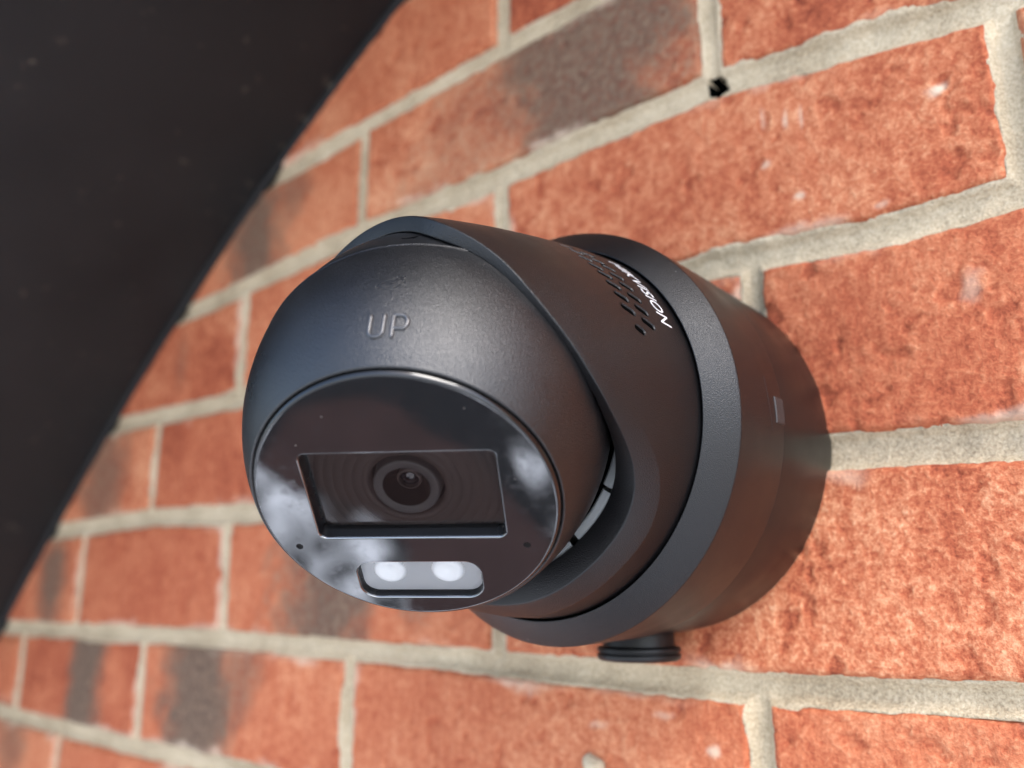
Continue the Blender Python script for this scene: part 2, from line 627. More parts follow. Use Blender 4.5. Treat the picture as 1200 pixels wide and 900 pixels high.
def joints(k):
    base = 225.0 * np.arange(-4, 9) + (0.0 if k % 2 else 112.5)
    j = [x for x in base if U0 - 120 < x < U1 + 120]
    for f in FIX.get(k, []):
        i = int(np.argmin([abs(x - f) for x in j]))
        j[i] = f
    return np.array(j)


JT = 9.5
# dark kiln marks: u, v, half width, half height, strength (wall mm)
BURN = [(600, -114, 140, 90, 0.35), (618, -112, 72, 95, 0.95), (340, -117, 48, 95, 0.95), (375, -95, 24, 34, 0.6), (140, -262, 52, 110, 0.75),
        (68, -345, 30, 80, 0.9), (438, -345, 56, 75, 1.0), (148, -413, 36, 130, 1.1), (304, -412, 50, 130, 1.1), (350, -395, 30, 40, 0.6),
        (500, -350, 18, 20, 0.5), (250, -190, 12, 30, 0.3), (20, -470, 40, 30, 0.6),
        (905, -330, 40, 60, 0.8), (1120, -190, 50, 60, 0.8), (980, -40, 40, 50, 0.8), (-180, -400, 60, 60, 0.8)]
PALE = [(759.6, -179.5, 3.6, 2.4, 1.0), (708.5, -202.5, 2.6, 1.6, 0.7), (706, -170, 0.9, 6, 0.55), (712, -172, 0.9, 5, 0.5), (697, -166, 0.8, 5, 0.4), (697, -186, 2, 1.5, 0.55),
        (737, -215, 3, 1.4, 0.4), (660, -402, 3, 2.5, 0.7), (671, -409, 2.4, 2.2, 0.7), (610, -398, 4, 2, 0.4), (640, -392, 5, 2, 0.35), (762, -252, 4, 6, 0.35)]


def blobs(u, v, L, ragged):
    t_ = np.zeros_like(u)
    for a, b_, ru, rv, s in L:
        d = np.sqrt(((u - a) / ru) ** 2 + ((v - b_) / rv) ** 2) + ragged
        t_ = np.maximum(t_, s * (1 - sstep(0.25, 1.25, d)))
    return t_


def soffit_line(u):
    return np.interp(u, SOF_U, SOF_V)


_q = np.polyfit([476, 373, 247, 107, -32], [-1, -69, -144, -248, -382], 2)
SOF_U = np.linspace(-420, 1200, 120)
_c = np.clip(SOF_U, -60, 470)
SOF_V = np.polyval(_q, _c) + np.polyval(np.polyder(_q), _c) * (SOF_U - _c)

wall = bpy.data.objects.new('brick_wall', None)
col.objects.link(wall)
tag(wall, 'orange red brick wall with pale lime mortar behind the black camera', 'brick wall')

HOLE = (677.3, -143.2)


def mortar_grid(name, us, vs_):
    U, Vv = np.meshgrid(us, vs_)
    a = np.full(U.shape, -99.0)      # >0 inside a brick
    for k in range(K0, K1):
        top = bed_v(k, U) - bed_t(k) / 2
        bot = bed_v(k + 1, U) + bed_t(k + 1) / 2
        vv = np.minimum(top - Vv, Vv - bot)
        js = joints(k)
        du = np.abs(U[..., None] - js).min(-1) - JT / 2
        a = np.maximum(a, np.minimum(vv, du))
    rag = fbm(U, Vv, 9, 4, 3) * 0.6 + fbm(U, Vv, 60, 3, 5) * 0.7
    d = -(a + rag)                    # depth into the joint
    rough = fbm(U, Vv, 3.2, 3, 13) * 0.22 + fbm(U, Vv, 6, 4, 11) * 0.45 + fbm(U, Vv, 28, 3, 12) * 0.5
    hollow = 3.2 * sstep(-0.2, 3.6, d)
    h = -1.3 - hollow + rough
    smear = sstep(0.25, 0.85, fbm(U, Vv, 34, 4, 21)) * 1.0
    # under the bricks the sheet dives away; smears lap over the arris here and there
    under = sstep(0.2, 2.2, -d - smear * 2.6)
    h = h * (1 - under) - 7.0 * under
    h += smear * np.exp(-((d + 0.6) / 1.6) ** 2) * 0.9
    hx, hy = U - HOLE[0], Vv - HOLE[1]
    hd = np.sqrt(((hx * 0.85 + hy * 0.5) / 3.5) ** 2 + ((hy * 0.85 - hx * 0.5) / 5.4) ** 2) + fbm(U, Vv, 6, 2, 31) * 0.16
    h -= 45 * (1 - sstep(0.8, 1.02, hd))
    hd = np.sqrt(((U - 698) / 3.0) ** 2 + ((Vv + 137.5) / 1.3) ** 2) + fbm(U, Vv, 4, 3, 31) * 0.3
    h -= 6 * (1 - sstep(0.6, 1.1, hd))
    P = WA(np.stack([U, Vv, h], -1).reshape(-1, 3))
    q = grid_quads(len(vs_), len(us))
    # drop what lies above the soffit line
    c = P[q].mean(1)
    keep = (c[:, 2] * 1000 - V0) < soffit_line(c[:, 0] * 1000) + 25
    me = quad_mesh(name, P, q[keep])
    o = link(name, me, M_MORTAR, wall)
    me.materials.append(M_SHADE)                      # hole walls painted black in place of the shade inside
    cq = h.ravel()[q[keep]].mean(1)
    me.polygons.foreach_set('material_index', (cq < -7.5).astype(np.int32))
    return o


us = np.concatenate([np.arange(U0, -60, 14.0), np.arange(-60, 420, 1.7), np.arange(420, 830, 1.05), np.arange(830, U1, 14.0)])
vs_ = np.concatenate([np.arange(-1010, -520, 14.0), np.arange(-520, -490, 3.0), np.arange(-490, 10, 1.15), np.arange(10, 520, 14.0)])
mortar = mortar_grid('mortar', us, vs_)


def brick(k, ua, ub, seed):
    """one brick of course k between joints ua and ub"""
    uc = (ua + ub) / 2
    vc = float((bed_v(k, np.array([uc]))[0] + bed_v(k + 1, np.array([uc]))[0]) / 2)
    if min(soffit_line(ua), soffit_line(ub)) < vc - 150 and soffit_line(ub) < vc - 40:
        return None
    seen = (-90 < uc < 900) and (-530 < vc < 60)
    st = (1.0 if uc > 560 else (1.35 if uc > 380 else 2.2)) if seen else 12.0
    nu = int((ub - ua) / st) + 1
    nv = int(68 / st) + 1
    U, T = np.meshgrid(np.linspace(ua + JT / 2 - 0.4, ub - JT / 2 + 0.4, nu), np.linspace(0, 1, nv))
    top = bed_v(k, U) - bed_t(k) / 2 + 0.4
    bot = bed_v(k + 1, U) + bed_t(k + 1) / 2 - 0.4
    Vv = bot + (top - bot) * T
    su, sv = seed * 37.7, seed * 91.3
    e = np.minimum(np.minimum(U - U.min(), U.max() - U), np.minimum(top - Vv, Vv - bot))
    bow = fbm(U + su, Vv + sv, 80, 2, 41) * 0.9
    relief = fbm(U + su, Vv + sv, 14, 3, 42) * 0.18 + fbm(U + su, Vv + sv, 4.2, 3, 43) * 0.26
    pit = -1.0 * sstep(0.60, 0.74, fbm(U + su, Vv + sv, 8, 3, 44))
    rag = fbm(U + su, Vv + sv, 7, 4, 45) * 0.7
    edge = -3.2 * (1 - sstep(-0.8, 1.7, e + rag))
    h = bow * 0.7 + relief + pit * 0.7 + edge + (LAT[seed % 256, 7] - 0.5) * 1.6
    jit = fbm(U + su, Vv + sv, 5, 3, 46) * 0.7
    V_ = np.stack([U, Vv + jit * 0.4, h], -1)
    P = WA(V_.reshape(-1, 3))
    q = grid_quads(nv, nu)
    # skirt back into the wall
    ring = np.concatenate([np.arange(nu), np.arange(1, nv) * nu + nu - 1, (nv - 1) * nu + np.arange(nu - 2, -1, -1), np.arange(nv - 2, 0, -1) * nu])
    B_ = P[ring].copy()
    B_[:, 1] = 0.02
    nb = len(P)
    i = np.arange(len(ring))
    i2 = (i + 1) % len(ring)
    sk = np.stack([ring[i2], ring[i], nb + i, nb + i2], -1)
    me = quad_mesh('brick', np.concatenate([P, B_]), np.concatenate([q, sk]))
    own = [b for b in BURN if ua < b[0] < ub and float(bot.mean()) < b[1] < float(top.mean())]
    burn = blobs(U, Vv, own, fbm(U, Vv, 40, 4, 51) * 0.28 + fbm(U, Vv, 9, 3, 52) * 0.12)
    pale = blobs(U, Vv, PALE, fbm(U, Vv, 4, 3, 53) * 0.35)
    wash = sstep(0.05, 0.75, fbm(U + su, Vv + sv, 45, 3, 54)) * (1 - sstep(0.5, 5.0, e + fbm(U, Vv, 9, 3, 55) * 3.0))
    pale = np.maximum(pale, 0.6 * wash)
    for nm, arr in (('burn', burn), ('pale', pale), ('height', relief + pit)):
        at = me.attributes.new(nm, 'FLOAT', 'POINT')
        at.data.foreach_set('value', np.concatenate([arr.ravel(), np.zeros(len(ring))]).astype(np.float32))
    return link('brick', me, M_BRICK, wall)


seed = 3
for k in range(K0, K1):
    js = joints(k)
    for a_, b_ in zip(js[:-1], js[1:]):
        seed += 1
        brick(k, a_, b_, seed)

# a nub of old mortar stuck on the brick at the lower edge of the picture
U, T = np.meshgrid(np.linspace(0, 2 * np.pi, 28, endpoint=False), np.linspace(0, 1, 9))
rr = 4.6 * T * (1 + 0.18 * np.sin(3 * U + 1))
P = np.stack([607.6 + rr * np.cos(U), -413.5 + rr * np.sin(U), 4.6 * np.sqrt(np.clip(1 - T ** 2, 0, 1)) - 0.4], -1)
link('mortar_nub', quad_mesh('mortar_nub', WA(P.reshape(-1, 3)), grid_quads(9, 28, True)), M_MORTAR, wall)

# ---------------------------------------------------------------- soffit board (black underside of the sloping verge)
uu = np.linspace(-420, 1200, 160)
ctrl_u, ctrl_v = np.array(SOF_U, float), np.array(SOF_V, float)
vv = np.interp(uu, ctrl_u, ctrl_v)
ker = np.hanning(13)
ker /= ker.sum()
vv = np.convolve(np.pad(vv, 6, mode='reflect', reflect_type='odd'), ker, 'valid')
sec = [(-25.0, 0.0), (338.0, 0.0), (340.0, 2.0), (340.0, 20.0), (-25.0, 20.0)]
tx = np.gradient(uu)
ty = np.gradient(vv)
ln = np.hypot(tx, ty)
rows = []
for hh, up_ in sec:
    rows.append(np.stack([uu - ty / ln * up_, vv + tx / ln * up_, np.full_like(uu, hh)], -1))
P = np.stack(rows, 1)                     # (160, 5, 3)
me = quad_mesh('soffit_board', WA(P.reshape(-1, 3)), grid_quads(160, 5, True), True)
bm = bmesh.new()
bm.from_mesh(me)
bmesh.ops.holes_fill(bm, edges=[e for e in bm.edges if e.is_boundary], sides=0)
bmesh.ops.recalc_face_normals(bm, faces=bm.faces)
for e in bm.edges:
    if e.calc_face_angle(0) > 0.6:
        e.smooth = False
bm.to_mesh(me)
bm.free()
sof = link('soffit_board', me, M_BOARD)
bead = np.stack([uu, vv - 1.0, np.full_like(uu, 0.6)], -1)
tube('sealant_bead', bead, 3.2, M_BOARD, sof, n=14)
tag(sof, 'dirt specked black soffit board sloping across the brick wall above the camera', 'soffit board')

# ---------------------------------------------------------------- the security camera
CX, CY = 644.21, -293.92
AX = Frame((CX, CY, 0), (1, 0, 0), (0, 1, 0), (0, 0, 1))
cam_root = bpy.data.objects.new('security_camera', None)
cam_root.empty_display_size = 0.05
col.objects.link(cam_root)
tag(cam_root, 'black turret security camera on a round box, glossy face tilted down, stamped UP', 'security camera')


def RH(th, r, h):
    a = np.radians(th)
    return np.stack([CX + r * np.cos(a), CY + r * np.sin(a), h + 0 * a], -1)


# junction box against the wall
box = lathe('junction_box', AX, fillet([(60, -3), (67.4, -3), (68.1, 20), (68.5, 38.9), (67.5, 39.1), (67.4, 41.5), (60, 41.5)], 0.5), M_BOX, cam_root, n=240)

# blanking plug on the box's underside
PF = Frame((643.0, CY - 64.9, 18.8), (1, 0, 0), (0, 0, 1), (0, -1, 0))
plug = lathe('cable_plug', PF, fillet([(0, -4), (12.8, -4), (13.0, 6.8), (14.9, 7.1), (15.2, 8.4), (14.4, 8.8), (14.4, 9.2), (15.2, 9.6), (15.0, 11.0), (13.8, 11.8), (0, 11.9)], 0.35), M_RUBBER, cam_root, n=72)

# base ring with broad chamfer
ring = lathe('base_ring', AX, fillet([(64, 39.3), (68.6, 39.3), (68.8, 39.5), (69.45, 69.6), (61.5, 77.3), (61.1, 77.1), (61.0, 66), (52, 66)], 0.45), M_BODY, cam_root, n=300)


def patch(name, thA, thB, hA, hB, r, thick, mt, parent, n=10, bev=0.35):
    th = np.linspace(thA, thB, n)
    rows = []
    dth = np.degrees(bev / r)
    for (rr_, ins) in ((r - 0.8, 0), (r + thick - bev, 0), (r + thick, 1)):
        t2 = np.linspace(thA - dth * (0 if ins else 0), thB, n)
        i_h = bev if ins else 0
        lo = thA + (dth if thB > thA else -dth) * ins
        hi = thB - (dth if thB > thA else -dth) * ins
        t2 = np.linspace(lo, hi, n)
        loop = np.concatenate([RH(t2, rr_, hA + i_h), RH(t2[::-1], rr_, hB - i_h)])
        rows.append(loop)
    V = np.concatenate(rows)
    m_ = 2 * n
    faces = []
    for a_ in range(2):
        for i in range(m_):
            faces.append((a_ * m_ + i, a_ * m_ + (i + 1) % m_, (a_ + 1) * m_ + (i + 1) % m_, (a_ + 1) * m_ + i))
    for i in range(n - 1):
        faces.append((2 * m_ + i, 2 * m_ + i + 1, 2 * m_ + m_ - 2 - i, 2 * m_ + m_ - 1 - i))
    me = mesh_np(name, WA(V), faces, False)
    outward(me)
    return link(name, me, mt, parent)


patch('clip_tab', -1.7, 5.4, 39.2, 45.2, 69.0, 0.2, M_GREY, ring).data.materials[0] = plastic('clip_grey', (0.018, 0.016, 0.016), 0.5, 0.6)
ra = np.linspace(-4, 10, 40)
tube('moulding_line', RH(ra, 68.99 + 0 * ra, 49.8 - 0.012 * (ra - 8) ** 2), 0.08, M_BOX, ring, n=6)

# collar: outer wall, chamfer at the low side, flat lip, inner wall
PH = [60, 77, 92, 102, 109, 116, 124, 133, 142, 149, 155, 160, 166]
PRR = [60.9, 60.4, 59.5, 58.3, 57.4, 56.4, 55.2, 53.5, 51.7, 50.0, 48.2, 46.2, 43.2]


def prof_r(h):
    # smoothed profile radius
    h = np.asarray(h, float)
    return sum(np.interp(h + d, PH, PRR) for d in (-4, -2, 0, 2, 4)) / 5.0


MIRROR = 118.0
PHI = [0, 30, 58, 64, 72, 79, 86, 97, 107, 112, 119, 127, 133, 141, 150, 158, 168, 180]
RIDGE_H = [146.0, 147.0, 149.2, 148.2, 145.6, 142.8, 140.7, 136.5, 130, 126, 121.2, 112.8, 105, 98.2, 94.6, 93.8, 94.4, 94.8]
CREASE_H = [145.4, 146.4, 148.6, 147.6, 145, 142.2, 140.1, 135.9, 129.2, 124.6, 114.5, 104, 96.6, 90.6, 87.2, 86.6, 87.6, 88.0]
RIDGE_R = [None] * 8 + [54.0, 54.8, 55.6, 56, 56, 56, 56, 56, 56, 56]
WIDTH = [4.4, 4.4, 4.3, 4.1, 3.6, 3.0, 2.8, 2.6, 2.5, 2.5, 2.8, 3.4, 5.0, 7.0, 8.0, 8.4, 8.4, 8.4]


def smooth_interp(x, X, Y):
    """monotone-ish smooth interpolation (box-blurred linear)"""
    s = 0
    for d in (-5, -3, -1, 1, 3, 5):
        xx = np.abs(x + d)
        xx = np.where(xx > 180, 360 - xx, xx)
        s = s + np.interp(xx, X, Y)
    return s / 6.0


def collar_curves(th):
    phi = np.abs((np.asarray(th) - MIRROR + 180) % 360 - 180)
    rh = smooth_interp(phi, PHI, RIDGE_H)
    ch = np.minimum(smooth_interp(phi, PHI, CREASE_H), rh - 0.5)
    rr0 = prof_r(rh) - 0.1
    rr_ = np.where(phi < 97, rr0, 0)
    w = sstep(97, 122, phi)
    rr_ = rr0 * (1 - w) + np.minimum(56.0, rr0) * w
    ri = rr_ - smooth_interp(phi, PHI, WIDTH)
    return phi, ch, rh, rr_, ri


SLOTS = []
for i in range(9):
    SLOTS.append((46.7 - 4.55 * (i - 1), 101.9))
SLOTS = [(51.2 + 4.6, 102.2), (51.2, 102.0), (46.6, 102.6), (42.3, 102.0), (38.3, 101.5), (33.8, 101.3), (29.2, 101.2), (24.5, 101.3)]
SLOTS2 = [(51.6, 97.0), (47.1, 96.8), (43.6, 95.2), (39.2, 95.2), (34.8, 94.8), (30.2, 94.8), (25.6, 94.8), (21.0, 94.5)]
ALLS = [(a_, b_, 1.55) for a_, b_ in SLOTS + SLOTS2] + [(18.1, 99.6, 0.9)]
SL_DIR = np.array([0.50, 0.866])      # tangential (towards growing angle), height
SL_R = 1.08


def slot_dist(th, r, h):
    best = np.full(np.broadcast(th, h).shape, 99.0)
    for (t0, h0, hl) in ALLS:
        x = np.radians(th - t0) * r
        y = h - h0
        s = np.clip(x * SL_DIR[0] + y * SL_DIR[1], -hl, hl)
        best = np.minimum(best, np.hypot(x - s * SL_DIR[0], y - s * SL_DIR[1]) - SL_R)
    return best


ths = np.concatenate([np.arange(-180, 14, 1.0), np.arange(14, 62, 0.22), np.arange(62, 180, 1.0)])
phi, ch, rh, rr_, ri = collar_curves(ths)
s_rows = np.concatenate([np.linspace(0, 0.28, 8), np.linspace(0.285, 0.60, 92), np.linspace(0.62, 1, 14)])
nth = len(ths)
sections = []
for i in range(nth):
    hs = 62 + s_rows * (ch[i] - 62)
    outer = np.stack([prof_r(hs), hs], -1)
    p1, p2, p3 = np.array([rr_[i], rh[i]]), np.array([ri[i], rh[i] - 0.15]), np.array([ri[i] - 0.2, rh[i] - 14.0])
    p0 = outer[-1]
    seq = list(outer[:-1])

    def corner(a, b_, c, r):
        la, lc = np.linalg.norm(a - b_), np.linalg.norm(c - b_)
        k = min(r, la * 0.45, lc * 0.45)
        p, q = b_ + (a - b_) / la * k, b_ + (c - b_) / lc * k
        return [(1 - t_) ** 2 * p + 2 * t_ * (1 - t_) * b_ + t_ * t_ * q for t_ in (0, 0.33, 0.67, 1)]
    fade = 0.35 + 2.6 * (1 - sstep(114, 129, phi[i]))
    seq += corner(outer[-2], p0, p1, fade)
    seq += corner(p0, p1, p2, 0.45)
    seq += corner(p1, p2, p3, 0.4)
    seq += [p2 + (p3 - p2) * 0.5, p3]
    sections.append(seq)
S = np.array(sections)                     # (nth, m, 2)
m_ = S.shape[1]
r_ = S[..., 0].copy()
h_ = S[..., 1]
TH = np.repeat(ths[:, None], m_, 1)
region = (TH > 13.5) & (TH < 62.5) & (h_ > 88) & (h_ < 110)
dist = np.where(region, slot_dist(TH, 58.5, h_), 9.0)
r_ -= np.where(np.arange(m_)[None, :] < len(s_rows), 2.4 * (1 - sstep(-0.14, 0.08, dist)), 0)
P = RH(TH, r_, h_)
q = grid_quads(nth, m_)
wrapq = np.stack([(nth - 1) * m_ + np.arange(m_ - 1), np.arange(m_ - 1), np.arange(1, m_), (nth - 1) * m_ + np.arange(1, m_)], -1)
me = quad_mesh('collar', WA(P.reshape(-1, 3)), np.concatenate([q, wrapq]))
outward(me)
collar = link('collar', me, M_BODY, cam_root)
# black plates in the slots stand in for the shade inside
for (t0, h0, hl) in ALLS:
    pts = []
    for k in range(16):
        a_ = 2 * np.pi * k / 16
        ox, oy = SL_R * 1.0 * math.cos(a_), SL_R * 1.0 * math.sin(a_)
        sg = hl if ox * SL_DIR[0] + oy * SL_DIR[1] > 0 else -hl
        pts.append((ox + sg * SL_DIR[0], oy + sg * SL_DIR[1]))
    vv_ = []
    for dr in (-2.0, -0.38):
        for x, y in pts:
            hh = h0 + y
            rr0 = float(prof_r(hh)) + dr
            vv_.append(RH(np.array(t0 + math.degrees(x / 58.5)), rr0, hh))
    fs = [tuple(range(16, 32))] + [(i, (i + 1) % 16, 16 + (i + 1) % 16, 16 + i) for i in range(16)]
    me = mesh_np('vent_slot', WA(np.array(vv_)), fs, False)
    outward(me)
    link('vent_slot', me, M_SHADE, collar)

# printed maker's lettering round the foot of the collar
cu = bpy.data.curves.new('lettering', 'FONT')
cu.body = 'HIKVISION'
cu.size = 1.0
cu.offset = 0.0
cu.shear = 0.25
cu.resolution_u = 3
tmp = bpy.data.objects.new('tmp', cu)
col.objects.link(tmp)
dg = bpy.context.evaluated_depsgraph_get()
me = bpy.data.meshes.new_from_object(tmp.evaluated_get(dg))
bpy.data.objects.remove(tmp)
bm = bmesh.new()
bm.from_mesh(me)
xs = [v.co.x for v in bm.verts]
ys = [v.co.y for v in bm.verts]
x0, x1, y0, y1 = min(xs), max(xs), min(ys), max(ys)
ret = bmesh.ops.extrude_face_region(bm, geom=list(bm.faces))
lift = {v for v in ret['geom'] if isinstance(v, bmesh.types.BMVert)}
for v in bm.verts:
    f = (v.co.x - x0) / (x1 - x0)
    th = 51.5 - f * (51.5 - 22.0)
    hh = 87.0 - (v.co.y - y0) / (y1 - y0) * 4.6
    rr0 = float(prof_r(hh)) + (0.07 if v in lift else -0.3)
    v.co = WA(RH(np.array(th), rr0, hh))
bmesh.ops.recalc_face_normals(bm, faces=bm.faces)
bm.to_mesh(me)
bm.free()
link('lettering', me, M_PRINT, collar)

# dark well under the ball and the grey locking ring round it
lathe('collar_well', AX, [(0.5, 80.5), (30, 80.5), (52.0, 80.5)], M_DARK, collar, n=96)
for a0, a1, r0 in ((-31.0, -16.0, 45.3), (-53.5, -32.6, 45.9), (-75, -57.0, 45.9), (-120, -80, 45.6), (100, 150, 45.2)):
    lathe('lock_ring', AX, fillet([(r0 + 1.6, 84), (r0 + 1.5, 91.0), (r0 + 0.6, 92.6), (r0 - 1.9, 92.9), (r0 - 3.3, 91.4), (r0 - 3.4, 84)], 0.7), M_GREY, collar, n=40, a0=a0, a1=a1, cap=False)

# ball: the lens unit looking down and out
BC = np.array([CX, CY, 124.0])
nF = np.array([0.37996817, -0.71789629, 0.58330876])
eX = np.array([0.8360787, -0.0032315, -0.5486000])
eY = np.array([0.3957229, 0.6961426, 0.5989899])
RB, AE, FD = 51.8, 64.6, 42.65


def ell_r(a):
    return RB * np.sqrt(1 - (np.asarray(a) / AE) ** 2)


BF = Frame(BC, eX, eY, nF)
FF = Frame(BC + nF * FD, eX, eY, nF)
prof = [(49.5, 0.1), (51.5, 0.1), (51.85, 0.14), (52.02, 0.3), (51.98, 0.55), (51.84, 0.8)] + [(float(ell_r(a)), a) for a in np.linspace(1.2, 41.0, 46)]
prof += [(40.0, 41.06), (39.75, 41.25), (39.3, 41.25), (39.08, 40.7), (36, 39.5)]
ball = lathe('ball_housing', BF, prof, M_SHELL, cam_root, n=260)
back_prof = [(51.2 * math.cos(R(a)), -0.05 + 51.2 * math.sin(R(a))) for a in np.linspace(0, -89.9, 60)]
backs = lathe('back_shell', BF, back_prof, plastic('back_black_plastic', (0.006, 0.006, 0.0065), 0.35, 0.7, grain=0.3, dust=0.6), cam_root, n=200)
# notch under the hood: a black patch painted for the shade in it
nv_ = []
for rr0 in (49.8, 51.27):
    for (x, a) in ((-2.2, -5.6), (-4.0, -15.0), (3.4, -15.0), (2.0, -7.0), (1.2, -5.6), (-1.0, -5.3)):
        rad = math.sqrt(rr0 ** 2 - a * a)
        al = x / rad
        nv_.append(BF(rad * math.sin(al), rad * math.cos(al), a))
fs = [tuple(range(6, 12))] + [(i, (i + 1) % 6, 6 + (i + 1) % 6, 6 + i) for i in range(6)]
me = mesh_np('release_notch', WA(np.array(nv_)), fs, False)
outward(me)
link('release_notch', me, M_SHADE, backs)


# raised letters UP
def on_ball(x, a, lift=0.0):
    rad = float(ell_r(a))
    al = x / rad
    nr, na = 1.0 / RB ** 2 * rad, a / AE ** 2
    l = math.hypot(nr, na)
    P_ = BF(rad * math.sin(al), rad * math.cos(al), a)
    n_ = (nr / l) * (eX * math.sin(al) + eY * math.cos(al)) + (na / l) * nF
    return P_ + n_ * lift, n_


def stroke(pts):
    out = []
    for (x0_, a0_), (x1_, a1_) in zip(pts[:-1], pts[1:]):
        k = max(2, int(math.hypot(x1_ - x0_, a1_ - a0_) / 0.22))
        for i in range(k):
            out.append((x0_ + (x1_ - x0_) * i / k, a0_ + (a1_ - a0_) * i / k))
    out.append(pts[-1])
    return out


def arc2(cx_, cy_, rx, ry, d0, d1, n=14):
    return [(cx_ + rx * math.cos(R(d0 + (d1 - d0) * i / n)), cy_ + ry * math.sin(R(d0 + (d1 - d0) * i / n))) for i in range(n + 1)]


TOPA, BOTA = 29.0, 34.6
u_path = stroke([(-3.1, TOPA)] + arc2(-1.45, 33.1, 1.65, 1.45, 180, 0) + [(0.2, TOPA)])
p_path = stroke([(2.45, BOTA), (2.45, TOPA)] + [(4.5, TOPA)] + arc2(4.5, 30.75, 1.35, 1.72, -90, 90) + [(2.6, 32.45)])
M_LETTER = plastic('letter_black_plastic', (0.012, 0.012, 0.014), 0.33, 1.0, grain=0.2)
for pth in (u_path, p_path):
    pp = [on_ball(x, a, 0.02) for x, a in pth]
    tube('raised_letter', [p_[0] for p_ in pp], 0.56, M_LETTER, ball, n=12, flat=([p_[1] for p_ in pp], 1.0))

# glossy face plate with two openings
WCX, WCY, WW, WH = 0.0, 2.8, 49.6, 28.0
LCX, LCY, LW, LH = -0.4, -26.0, 34.0, 13.6
bm = bmesh.new()
NR = 200
outer = [bm.verts.new(WA(FF(37.75 * math.cos(2 * math.pi * i / NR), 37.75 * math.sin(2 * math.pi * i / NR), 0.0))) for i in range(NR)]
edges = [bm.edges.new((outer[i], outer[(i + 1) % NR])) for i in range(NR)]
holes = []
for (w_, h__, r0, cx_, cy_, inset) in ((WW, WH, 2.2, WCX, WCY, 0), (LW, LH, 4.6, LCX, LCY, 0)):
    lp = rrect(w_, h__, r0, 8, cx_, cy_)
    vs2 = [bm.verts.new(WA(FF(x, y, 0.0))) for x, y in lp]
    edges += [bm.edges.new((vs2[i], vs2[(i + 1) % len(vs2)])) for i in range(len(vs2))]
    holes.append((vs2, w_, h__, r0, cx_, cy_))
bmesh.ops.triangle_fill(bm, use_beauty=True, use_dissolve=False, edges=edges)
for f in list(bm.faces):
    c = f.calc_center_median()
    d = np.array([c.x * 1000, c.z * 1000 - V0, -c.y * 1000]) - FF.o
    x, y = d @ eX, d @ eY
    if (abs(x - WCX) < WW / 2 - 0.3 and abs(y - WCY) < WH / 2 - 0.3 and min(WW / 2 - abs(x - WCX), WH / 2 - abs(y - WCY)) > 0.9) or \
       (abs(x - LCX) < LW / 2 - 0.3 and abs(y - LCY) < LH / 2 - 0.3 and min(LW / 2 - abs(x - LCX), LH / 2 - abs(y - LCY)) > 1.6):
        bm.faces.remove(f)
prev = outer
rim_faces = []
for rr0, zz in ((37.95, -0.008), (38.2, -0.06), (38.42, -0.2), (38.6, -0.46), (38.8, -0.86), (38.93, -1.3), (39.0, -1.8), (39.0, -2.6)):
    cur = [bm.verts.new(WA(FF(rr0 * math.cos(2 * math.pi * i / NR), rr0 * math.sin(2 * math.pi * i / NR), zz))) for i in range(NR)]
    for i in range(NR):
        rim_faces.append(bm.faces.new((prev[i], prev[(i + 1) % NR], cur[(i + 1) % NR], cur[i])))
        rim_faces[-1].material_index = 2 if zz < -0.01 else 0
    prev = cur
# openings: rounded arris, chamfer, straight wall
for vs2, w_, h__, r0, cx_, cy_ in holes:
    prev = vs2
    for ins, zz in ((0.14, -0.03), (0.28, -0.16), (0.36, -0.36), (0.42, -0.6), (0.75, -4.6)):
        lp = rrect(w_ - 2 * ins, h__ - 2 * ins, max(0.8, r0 - ins), 8, cx_, cy_)
        cur = [bm.verts.new(WA(FF(x, y, zz))) for x, y in lp]
        for i in range(len(cur)):
            nf_ = bm.faces.new((prev[i], prev[(i + 1) % len(cur)], cur[(i + 1) % len(cur)], cur[i]))
            nf_.material_index = 1 if zz < -3 else 0
        prev = cur
bmesh.ops.recalc_face_normals(bm, faces=bm.faces)
ctr = Vector(WA(FF(0, 35.0, 0)))
fnrm = WD(nF)
fl = min(bm.faces, key=lambda f: (f.calc_center_median() - ctr).length)
if fl.normal.dot(fnrm) < 0:
    bmesh.ops.reverse_faces(bm, faces=bm.faces)
for f in bm.faces:
    f.smooth = True
for e in bm.edges:
    if len(e.link_faces) == 2 and e.calc_face_angle(0) > R(28):
        e.smooth = False
for e in edges:
    if e.is_valid:
        e.smooth = False
me = bpy.data.meshes.new('face_plate')
bm.to_mesh(me)
bm.free()
face = link('face_plate', me, M_FACE, cam_root)
me.materials.append(plastic('recess_wall', (0.006, 0.006, 0.007), 0.3, 0.3))
me.materials.append(plastic('gloss_black_edge', (0.004, 0.004, 0.004), 0.12, 0.55, rvar=0.03))


def slab(name, w_, h__, r0, cx_, cy_, z0, z1, mt, parent):
    lp = rrect(w_, h__, r0, 8, cx_, cy_)
    k = len(lp)
    V = [FF(x, y, z0) for x, y in lp] + [FF(x, y, z1) for x, y in lp]
    fs = [tuple(range(k, 2 * k)), tuple(range(k - 1, -1, -1))] + [(i, (i + 1) % k, k + (i + 1) % k, k + i) for i in range(k)]
    me = mesh_np(name, WA(np.array(V)), fs, False)
    outward(me)
    return link(name, me, mt, parent)


def sheet_f(name, w_, h__, r0, cx_, cy_, z0, mt, parent):
    lp = rrect(w_, h__, r0, 8, cx_, cy_)
    me = mesh_np(name, WA(np.array([FF(x, y, z0) for x, y in lp])), [tuple(range(len(lp)))], False)
    return link(name, me, mt, parent)


glass = sheet_f('window_glass', WW - 1.3, WH - 1.3, 1.4, WCX, WCY, -3.3, M_GLASS, face)
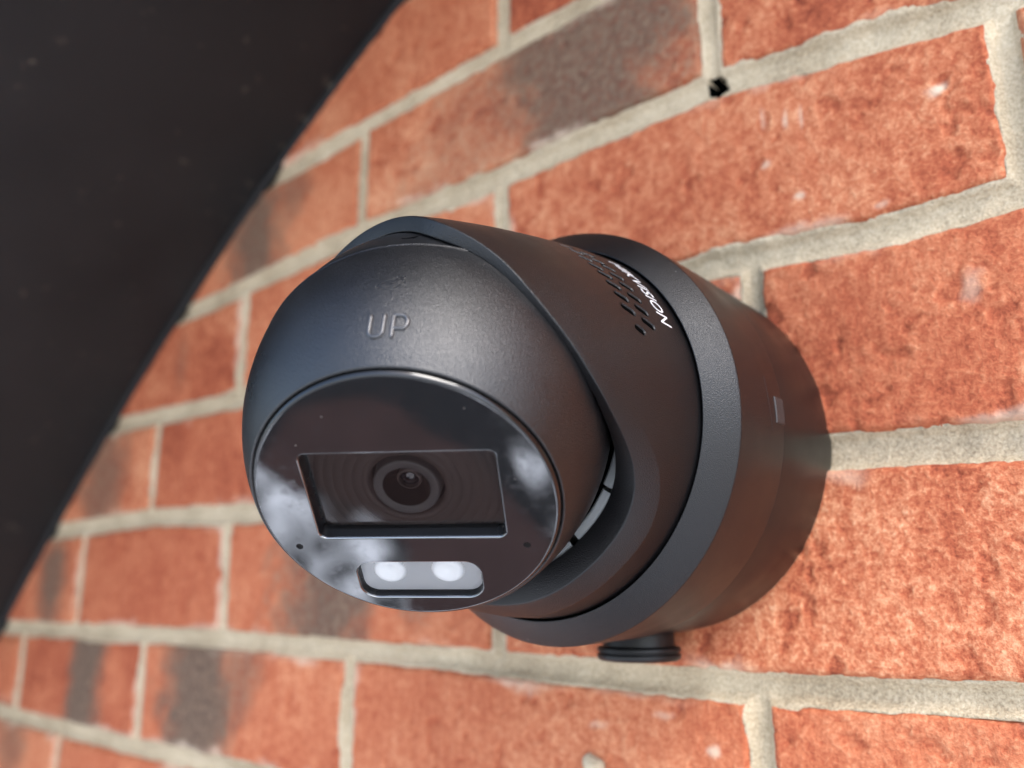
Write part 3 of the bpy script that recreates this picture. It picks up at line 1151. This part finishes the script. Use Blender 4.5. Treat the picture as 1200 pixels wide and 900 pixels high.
# stepped baffle behind the glass, centred on the lens
LF = Frame(FF(0.0, 2.6, 0.0), eX, eY, nF)
bp_ = [(9.6, -7.5), (9.7, -4.6)]
for k, r0 in enumerate((11.8, 14.3, 16.8, 19.3, 21.8, 24.3)):
    z = -4.55 - 0.10 * k
    bp_ += [(r0 - 0.28, z), (r0 - 0.15, z - 0.13), (r0 + 0.15, z - 0.13), (r0 + 0.28, z - 0.10)]
bp_ += [(32, -5.2)]
lathe('baffle', LF, bp_, M_BAFFLE, face, n=160)
lens = lathe('lens_barrel', LF, fillet([(9.0, -9), (8.6, -3.9), (8.2, -3.55), (6.2, -3.75), (5.9, -4.1), (3.2, -8.2), (3.1, -10)], 0.25), M_BARREL, cam_root, n=128)
# only the rim of the barrel is grey, its funnel is black
lens.data.materials.append(plastic('lens_funnel', (0.020, 0.011, 0.009), 0.35, 0.5))
for p_ in lens.data.polygons:
    c = p_.center
    d = np.array([c.x * 1000, c.z * 1000 - V0, -c.y * 1000]) - LF.o
    if math.hypot(d @ eX, d @ eY) < 6.05:
        p_.material_index = 1
lathe('lens_ring', LF, fillet([(3.3, -9), (3.2, -7.2), (2.6, -6.8), (2.5, -7.6), (2.5, -9)], 0.15), M_BAFFLE, lens, n=64)
lathe('lens_glass', LF, [(2.55 * math.sin(R(a)), -8.6 + 1.7 * math.cos(R(a))) for a in np.linspace(0.5, 90, 16)], M_LENS, lens, n=64)

# supplement light window
lamp = slab('light_window', LW - 1.3, LH - 1.3, 4.0, LCX, LCY, -4.4, -2.6, M_LEDPAN, cam_root)
for x in (-8.9, 7.0):
    DF = Frame(FF(x, -24.6, -2.6), eX, eY, nF)
    n_t = 72
    a_ = np.linspace(0, 2 * np.pi, n_t, endpoint=False)
    saw = 1 + 0.035 * np.where(np.arange(n_t) % 2, 1, -1)
    rows = []
    for rr0, zz, sw in ((4.5, -0.05, 1), (4.4, 0.35, 1), (3.5, 0.9, 0), (2.6, 0.85, 0), (1.6, 0.25, 0), (0.02, 0.06, 0)):
        rad = rr0 * (saw if sw else 1.0 + 0 * a_)
        rows.append(DF(rad * np.cos(a_), rad * np.sin(a_), zz + 0 * a_))
    V = np.concatenate(rows)
    me = quad_mesh('light_lens', WA(V), grid_quads(len(rows), n_t, True))
    outward(me)
    link('light_lens', me, M_LED, lamp)
sheet_f('light_cover', LW - 1.3, LH - 1.3, 4.0, LCX, LCY, -1.5, M_CLEAR, lamp)
# microphone and sensor pin holes
for x in (-30.8, 29.4):
    HF = Frame(FF(x, -13.6, 0.0), eX, eY, nF)
    lathe('pin_hole', HF, [(0.95, 0.01), (0.85, 0.05), (0.62, 0.04), (0.58, 0.012), (0.01, 0.012)], M_DARK, face, n=24)
